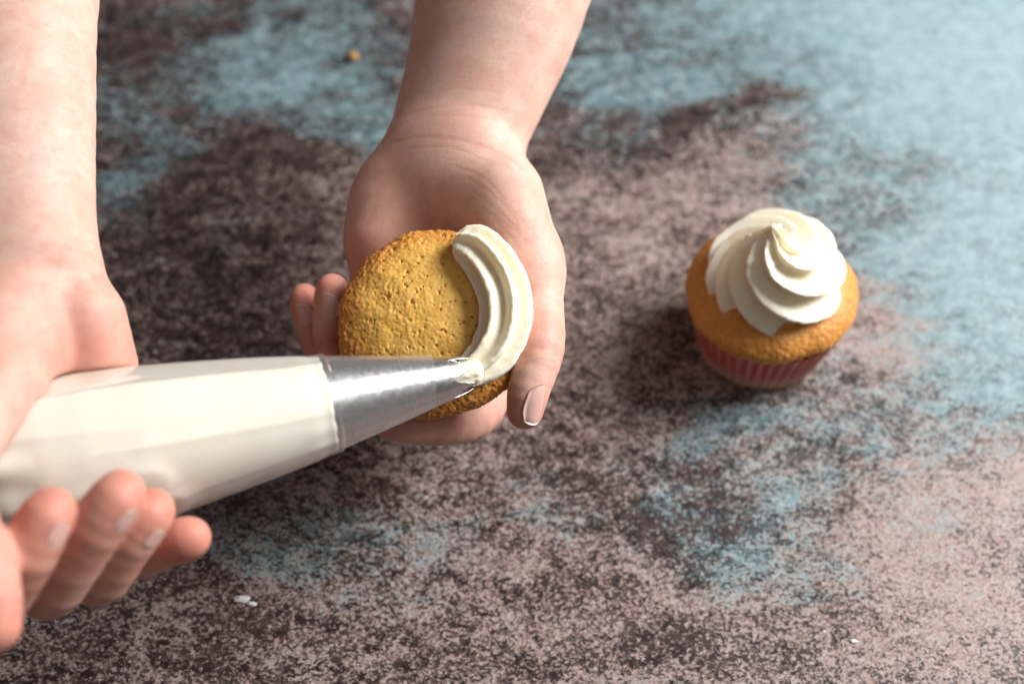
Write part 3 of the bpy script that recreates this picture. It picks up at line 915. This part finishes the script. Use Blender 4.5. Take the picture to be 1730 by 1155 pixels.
# ------------------------------------------------------------------ hands
def make_nail(name, f, c, along, normal, w, l, parent, label=None):
    """a nail plate laid onto the finger: points slide along -normal until they meet the skin"""
    along = unit(along); normal = unit(normal - along * (normal @ along)); side = np.cross(along, normal)
    nu, nv = 15, 17
    a = np.linspace(-1, 1, nu)[:, None] * np.ones((1, nv)); b = np.ones((nu, 1)) * np.linspace(-1, 1, nv)[None]
    # outline: rounded at the cuticle, a soft free edge
    wid = np.where(b < 0, (1 - np.abs(b) ** 3.2 * 0.55), (1 - np.abs(b) ** 4 * 0.22))
    A = a * np.sqrt(1 - b * b * 0.46)
    B = b * np.sqrt(1 - a * a * 0.40)
    p = c + (A * w / 2)[..., None] * side + (B * l / 2)[..., None] * along
    p = p.reshape(-1, 3) + normal * 7.0
    tot = np.zeros(len(p))
    for _ in range(26):
        d = f(p) - 0.25
        st = np.clip(d, -0.6, 1.2) * 0.8
        st = np.where(tot > 11.0, 0, st)
        p = p - st[:, None] * normal; tot += st
    # plates are stiffer than the skin: even out, lift the free edge
    P = p.reshape(nu, nv, 3)
    h = ((P - c) @ normal)
    ar, br = a, b
    X = np.stack([np.ones_like(a), a * a, b, b * b, a * a * b], -1).reshape(-1, 5)
    coef, *_ = np.linalg.lstsq(X, h.ravel(), rcond=None)
    hs = (X @ coef).reshape(nu, nv)
    h2 = hs * 0.45 + h * 0.55 - 0.02 - 0.30 * np.abs(a) ** 6 - 0.30 * (np.abs(b) ** 6) * (b < 0)
    P = P + ((h2 - h)[..., None]) * normal
    top = P.reshape(-1, 3); bot = top - normal * 0.4
    fg = grid_faces(nu, nv); k = len(top)
    ring = [i * nv for i in range(nu)] + [(nu - 1) * nv + j for j in range(1, nv)] + [i * nv + nv - 1 for i in range(nu - 2, -1, -1)] + [j for j in range(nv - 2, 0, -1)]
    rim = np.array([[ring[i], ring[(i + 1) % len(ring)], ring[(i + 1) % len(ring)] + k, ring[i] + k] for i in range(len(ring))])
    tipn = np.tile(((b + 1) / 2).ravel(), 2)
    o = mesh_obj(name, to_world(np.vstack([top, bot])), np.vstack([fg, fg[:, ::-1] + k, rim]), M_NAIL, parent, attrs={'tipness': tipn})
    return o

def skin_tints(V, spots, veins=(), lines=()):
    red = np.zeros(len(V)); vein = np.zeros(len(V)); cre = np.zeros(len(V))
    for pts, w, a in lines:
        d = polyline_dist(V, pts); tt = V[:, 0] * 0.7 + V[:, 1] * 0.9
        cre = np.maximum(cre, a * np.exp(-(d / w) ** 2))
    for c, r, a in spots:
        q = ((V - c) ** 2).sum(1) / (r * r)
        red = np.maximum(red, a * np.exp(-q * 0.8))
    for pts, w, a in veins:
        d = polyline_dist(V, pts)
        vein = np.maximum(vein, a * np.exp(-(d / w) ** 2))
    return np.stack([red, vein, cre, np.ones(len(V))], -1)

ZC = np.array([0, 0, 1.0])
def on_skin(f, items, d0):
    """lay lines of photo points onto the skin surface, coming from distance d0"""
    P = np.vstack([smooth_path(q, 14) for q, w, a in items])
    ray = np.stack([unit(mm(a, b, 1.0)) for a, b in P])
    p = ray * (d0 * 1000.0)
    for _ in range(40):
        p = p + ray * np.clip(f(p), -0.5, 6.0)[:, None] * 0.85
    return [(list(p[i * 14:(i + 1) * 14]), it[1], it[2]) for i, it in enumerate(items)]

# --- the hand that holds the cake
def build_cake_hand():
    J = mm
    fl = (unit((-0.55, 0, 0.83)), 0.80)
    arm = [(J(905, -210, 0.535), 35.5), (J(846, 0, 0.522), 33.2), (J(811, 120, 0.517), 28.8), (J(777, 215, 0.513), 26.0), (J(765, 258, 0.509), 24.8)]
    palm = [
        ('c', J(735, 290, .507), J(715, 470, .514), 20.0, 18.5, (ZC, .76)),
        ('c', J(785, 295, .505), J(810, 440, .509), 19.5, 17.5, (ZC, .80)),
        ('c', J(648, 340, .511), J(640, 470, .512), 11.5, 10.5, None),      # little-finger side of the heel
        ('c', J(672, 315, .510), J(640, 400, .507), 12.2, 11.2, None),
        ('c', J(850, 330, .493), J(890, 455, .480), 14.2, 12.3, None),      # ball of the thumb
        ('c', J(800, 325, .500), J(850, 420, .493), 13.0, 12.0, None),
        ('c', J(715, 470, .518), J(740, 590, .522), 17.0, 13.0, (ZC, .65)),
        ('c', J(820, 480, .514), J(830, 610, .515), 14.0, 11.0, (ZC, .75)),
    ]
    thumb = [(J(893, 440, .484), 11.5), (J(909, 520, .474), 8.6), (J(911, 588, .466), 8.3), (J(894, 655, .462), 7.0), (J(887, 694, .462), 6.0)]
    index = [(J(838, 590, .513), 10.0), (J(812, 690, .496), 8.4), (J(760, 712, .484), 7.9), (J(690, 713, .477), 7.3), (J(636, 700, .475), 6.2)]
    middle = [(J(760, 610, .522), 10.0), (J(670, 690, .510), 8.2), (J(600, 665, .497), 7.4), (J(562, 612, .488), 6.4)]
    ring = [(J(690, 580, .521), 9.5), (J(610, 655, .514), 7.6), (J(566, 585, .497), 6.9), (J(561, 520, .490), 6.4), (J(561, 490, .488), 5.7)]
    pinky = [(J(640, 540, .516), 8.5), (J(570, 640, .516), 6.8), (J(536, 575, .506), 6.0), (J(518, 520, .501), 5.6), (J(514, 502, .500), 4.9)]
    wrist = [
        [J(668, 205, .49), J(720, 190, .486), J(790, 180, .485), J(850, 195, .49)],
        [J(660, 243, .49), J(720, 236, .484), J(790, 243, .483), J(850, 268, .488)],
        [J(690, 222, .488), J(760, 214, .484), J(830, 228, .486)],
    ]
    thumb_folds = [[J(880, 598, .458), J(905, 588, .4555), J(932, 590, .462)], [J(885, 604, .458), J(930, 598, .460)]]
    palm_folds = [[J(800, 300, .49), J(830, 350, .486), J(850, 400, .488), J(855, 440, .49)],
                  [J(620, 300, .49), J(625, 345, .488), J(605, 390, .49)]]
    def f(p):
        d = spline_chain(p, arm, fl)
        for kind, a, b, ra, rb, ff in palm:
            d = smin(d, cone(p, a, b, ra, rb, ff), 9.0)
        fg = digit(p, index)
        for ch in (middle, ring, pinky):
            fg = smin(fg, digit(p, ch), 0.5)
        d = smin(d, fg, 5.0)
        d = smin(d, digit(p, thumb), 5.0)
        for ln in wrist: d = d + 0.2 * np.exp(-(polyline_dist(p, ln) / 1.6) ** 2)
        for ln in palm_folds: d = d + 0.55 * np.exp(-(polyline_dist(p, ln) / 2.2) ** 2)
        for ln in thumb_folds: d = d + 0.28 * np.exp(-(polyline_dist(p, ln) / 1.0) ** 2)
        return smax(d, -(held_cake_sdf(p) - 0.1), 1.2)
    lo = J(480, 800, .46); hi = J(1010, -60, .56)
    V, F = surface_net(f, (-95, -52, -548), (48, 152, -442), 0.68)
    spots = [(thumb[-1][0], 10, .75), (thumb[2][0], 13, .45), (ring[-1][0], 11, .8), (pinky[-1][0], 11, .85), (ring[2][0], 12, .6), (pinky[2][0], 12, .65),
             (middle[-1][0], 14, .75), (index[-1][0], 14, .7), (index[2][0], 15, .45), (index[1][0], 14, .5),
             (J(640, 420, .49), 22, .34), (J(880, 420, .472), 20, .28), (J(730, 380, .50), 25, .25)]
    lines = on_skin(f, (
        ([(672, 200), (730, 184), (800, 178), (868, 192)], .8, .55), ([(664, 214), (740, 196), (830, 200)], .6, .35),
        ([(655, 243), (715, 232), (790, 240), (850, 262), (878, 285)], .9, .75), ([(690, 252), (760, 250), (820, 272)], .6, .4),
        ([(700, 160), (770, 150), (850, 158)], .6, .3),
        ([(770, 282), (815, 300), (850, 335)], .7, .45), ([(790, 300), (840, 335), (872, 372)], .6, .4), ([(800, 325), (850, 365), (885, 405)], .6, .4),
        ([(812, 350), (850, 385), (880, 425)], .6, .4), ([(830, 360), (880, 400), (915, 440)], .6, .35), ([(860, 350), (900, 395), (925, 430)], .6, .3),
        ([(790, 345), (820, 385), (835, 410)], .6, .35), ([(640, 330), (625, 370), (612, 400)], .9, .4), ([(665, 320), (650, 360), (640, 395)], .6, .3),
        ([(895, 612), (915, 606), (936, 612)], .6, .5), ([(893, 602), (915, 597), (938, 603)], .6, .4), ([(905, 540), (925, 530), (944, 534)], .7, .35),
        ([(800, 700), (808, 722), (806, 742)], .7, .5), ([(735, 705), (740, 730), (738, 750)], .7, .35)), .42)
    veins = [([J(735, 0, .515), J(730, 100, .50), J(728, 190, .489)], 3.0, .22)]
    o = mesh_obj('hand', to_world(V), F, M_SKIN, attrs={'tint': skin_tints(V, spots, veins, lines)})
    tag(o, 'bare forearm and hand cradling the half-iced cupcake, palm up, thumb along its side', 'hand', 'hands')
    ax = thumb[-1][0] - thumb[-2][0]
    make_nail('fingernail', f, J(903, 684, .4580), ax + np.array([2.0, 0, 0]), np.array([.84, -.10, .55]), 8.8, 13.0, o)
    ax = ring[-1][0] - ring[-2][0]
    make_nail('fingernail', f, J(552, 518, .484), ax, np.array([-.50, 0.05, .85]), 8.0, 9.5, o)
    ax = pinky[-1][0] - pinky[-2][0]
    make_nail('fingernail', f, J(508, 532, .496), ax, np.array([-.6, 0.05, .75]), 7.0, 8.0, o)
    return o
build_cake_hand()

# --- the hand that squeezes the bag
def build_bag_hand():
    J = mm
    fl = (ZC, 0.76)
    arm = [(J(30, -260, .50), 35), (J(20, 0, .470), 28.2), (J(18, 200, .450), 26.4), (J(22, 360, .438), 25.0), (J(30, 440, .434), 24.6)]
    palm = [
        ('c', J(30, 470, .436), J(20, 760, .452), 19.0, 17.0, (ZC, .7)),
        ('c', J(80, 495, .437), J(110, 760, .455), 17.5, 16.0, (ZC, .75)),
        ('c', J(140, 540, .431), J(163, 620, .432), 13.0, 12.4, None),     # heel, little-finger side
        ('c', J(10, 520, .424), J(0, 640, .408), 15.0, 14.5, None),        # ball of the thumb
        ('c', J(50, 520, .424), J(48, 600, .418), 11.0, 11.0, None),
        ('c', J(-20, 780, .452), J(170, 860, .448), 13.0, 12.0, None),
    ]
    thumb, index, middle, ring, pinky = BAG_FINGERS
    folds = [[J(-20, 462, .41), J(40, 452, .408), J(110, 462, .41), J(165, 470, .425)], [J(-20, 430, .412), J(60, 425, .41), J(150, 440, .42)],
             ]
    deep = [[J(112, 545, .40), J(104, 580, .405), J(110, 640, .41)]]
    def f(p):
        d = spline_chain(p, arm, fl)
        for kind, a, b, ra, rb, ff in palm:
            d = smin(d, cone(p, a, b, ra, rb, ff), 6.0)
        d = smin(d, digit(p, thumb), 2.5)
        d = smax(d, -(bag_sdf(p) - 0.15), 1.2)
        fg = digit(p, index)
        for ch in (middle, ring, pinky):
            fg = smin(fg, digit(p, ch), 0.5)
        d = smin(d, fg, 4.0)
        for ln in folds: d = d + 0.45 * np.exp(-(polyline_dist(p, ln) / 2.2) ** 2)
        for ln in deep: d = d + 1.3 * np.exp(-(polyline_dist(p, ln) / 3.0) ** 2)
        return d
    V, F = surface_net(f, (-205, -100, -500), (-75, 160, -345), 0.70)
    spots = [(index[-1][0], 15, .9), (middle[-1][0], 14, .85), (ring[-1][0], 14, .85), (pinky[-1][0], 16, .85), (thumb[-1][0], 24, .7),
             (index[2][0], 15, .65), (middle[2][0], 14, .6), (ring[2][0], 14, .6), (J(165, 590, .42), 22, .55), (J(20, 640, .40), 20, .25),
             (index[1][0], 14, .5), (middle[1][0], 14, .5), (ring[1][0], 14, .5)]
    lines = on_skin(f, (
        ([(0, 452), (60, 444), (120, 455), (172, 468)], 1.0, .5), ([(20, 425), (90, 418), (165, 432)], .8, .35),
        ([(104, 560), (103, 590), (108, 615)], 1.4, .8),
        ([(128, 930), (150, 945), (172, 938)], .8, .15), ([(122, 942), (142, 958), (165, 950)], .8, .15), ([(30, 950), (50, 965), (72, 955)], .8, .15),
        ([(200, 940), (216, 952), (232, 945)], .8, .15), ([(60, 1000), (85, 1020), (112, 1010)], .9, .15)), .32)
    veins = [([J(65, 240, .43), J(45, 330, .415), J(30, 400, .412)], 2.2, .40), ([J(95, 230, .425), J(80, 300, .415), J(90, 400, .41)], 2.4, .25)]
    o = mesh_obj('hand', to_world(V), F, M_SKIN, attrs={'tint': skin_tints(V, spots, veins, lines)})
    tag(o, 'bare forearm and hand squeezing the piping bag, fingers curled round it', 'hand', 'hands')
    for ch, c, nrm, w, l in ((index, J(93, 897, .3750), (.66, -.68, .30), 6.8, 7.6), (middle, J(203, 868, .3810), (.62, -.72, .30), 6.4, 7.2), (ring, J(250, 900, .3920), (.55, -.76, .32), 6.2, 7.0)):
        make_nail('fingernail', f, c, ch[-1][0] - ch[-3][0], np.array(nrm), w, l, o)
    return o
build_bag_hand()

# ------------------------------------------------------------------ crumbs and smears on the table
def lump(name, px, py, size, flat, mat, label, cat, seed, group=None):
    d = unit(mm(px, py, 1.0)); w = d[0] * RIGHT + d[1] * UP + d[2] * BACK
    g = CAM + w * (-CAM[2] / w[2])
    n1, n2 = 24, 14
    th = np.linspace(0, 2 * math.pi, n1, endpoint=False)[:, None]; ph = np.linspace(0.02, math.pi - 0.02, n2)[None]
    u = np.stack([np.cos(th) * np.sin(ph), np.sin(th) * np.sin(ph), np.cos(ph) + 0 * th], -1).reshape(-1, 3)
    r = 1 + 0.55 * fbm(u, 1.6, 3, seed)
    v = u * r[:, None] * np.array(size)
    v[:, 2] = v[:, 2] * flat
    v[:, 2] -= v[:, 2].min() - 0.1
    o = mesh_obj(name, v / 1000 + np.array([g[0], g[1], 0]), grid_faces(n1, n2, wrap_u=True), mat)
    tag(o, label, cat, group)
    return o
lump('crumb', 598, 101, (2.0, 2.2, 1.6), 1.0, M_CRUMB, 'orange cake crumb on the blue paint between the two forearms', 'crumb', 1.0)
lump('icing_smear', 408, 1012, (2.8, 1.2, 1.0), 0.3, M_SUGAR, 'white icing smear on the table below the fingertips', 'icing', 2.0, 'specks of icing on the table')
lump('icing_smear', 426, 1020, (1.6, 0.8, 0.8), 0.3, M_SUGAR, 'smaller white icing fleck touching the smear below the fingertips', 'icing', 3.0, 'specks of icing on the table')
lump('icing_smear', 1443, 1083, (1.1, 0.6, 0.6), 0.4, M_SUGAR, 'tiny white icing fleck near the bottom right of the table', 'icing', 6.0, 'specks of icing on the table')
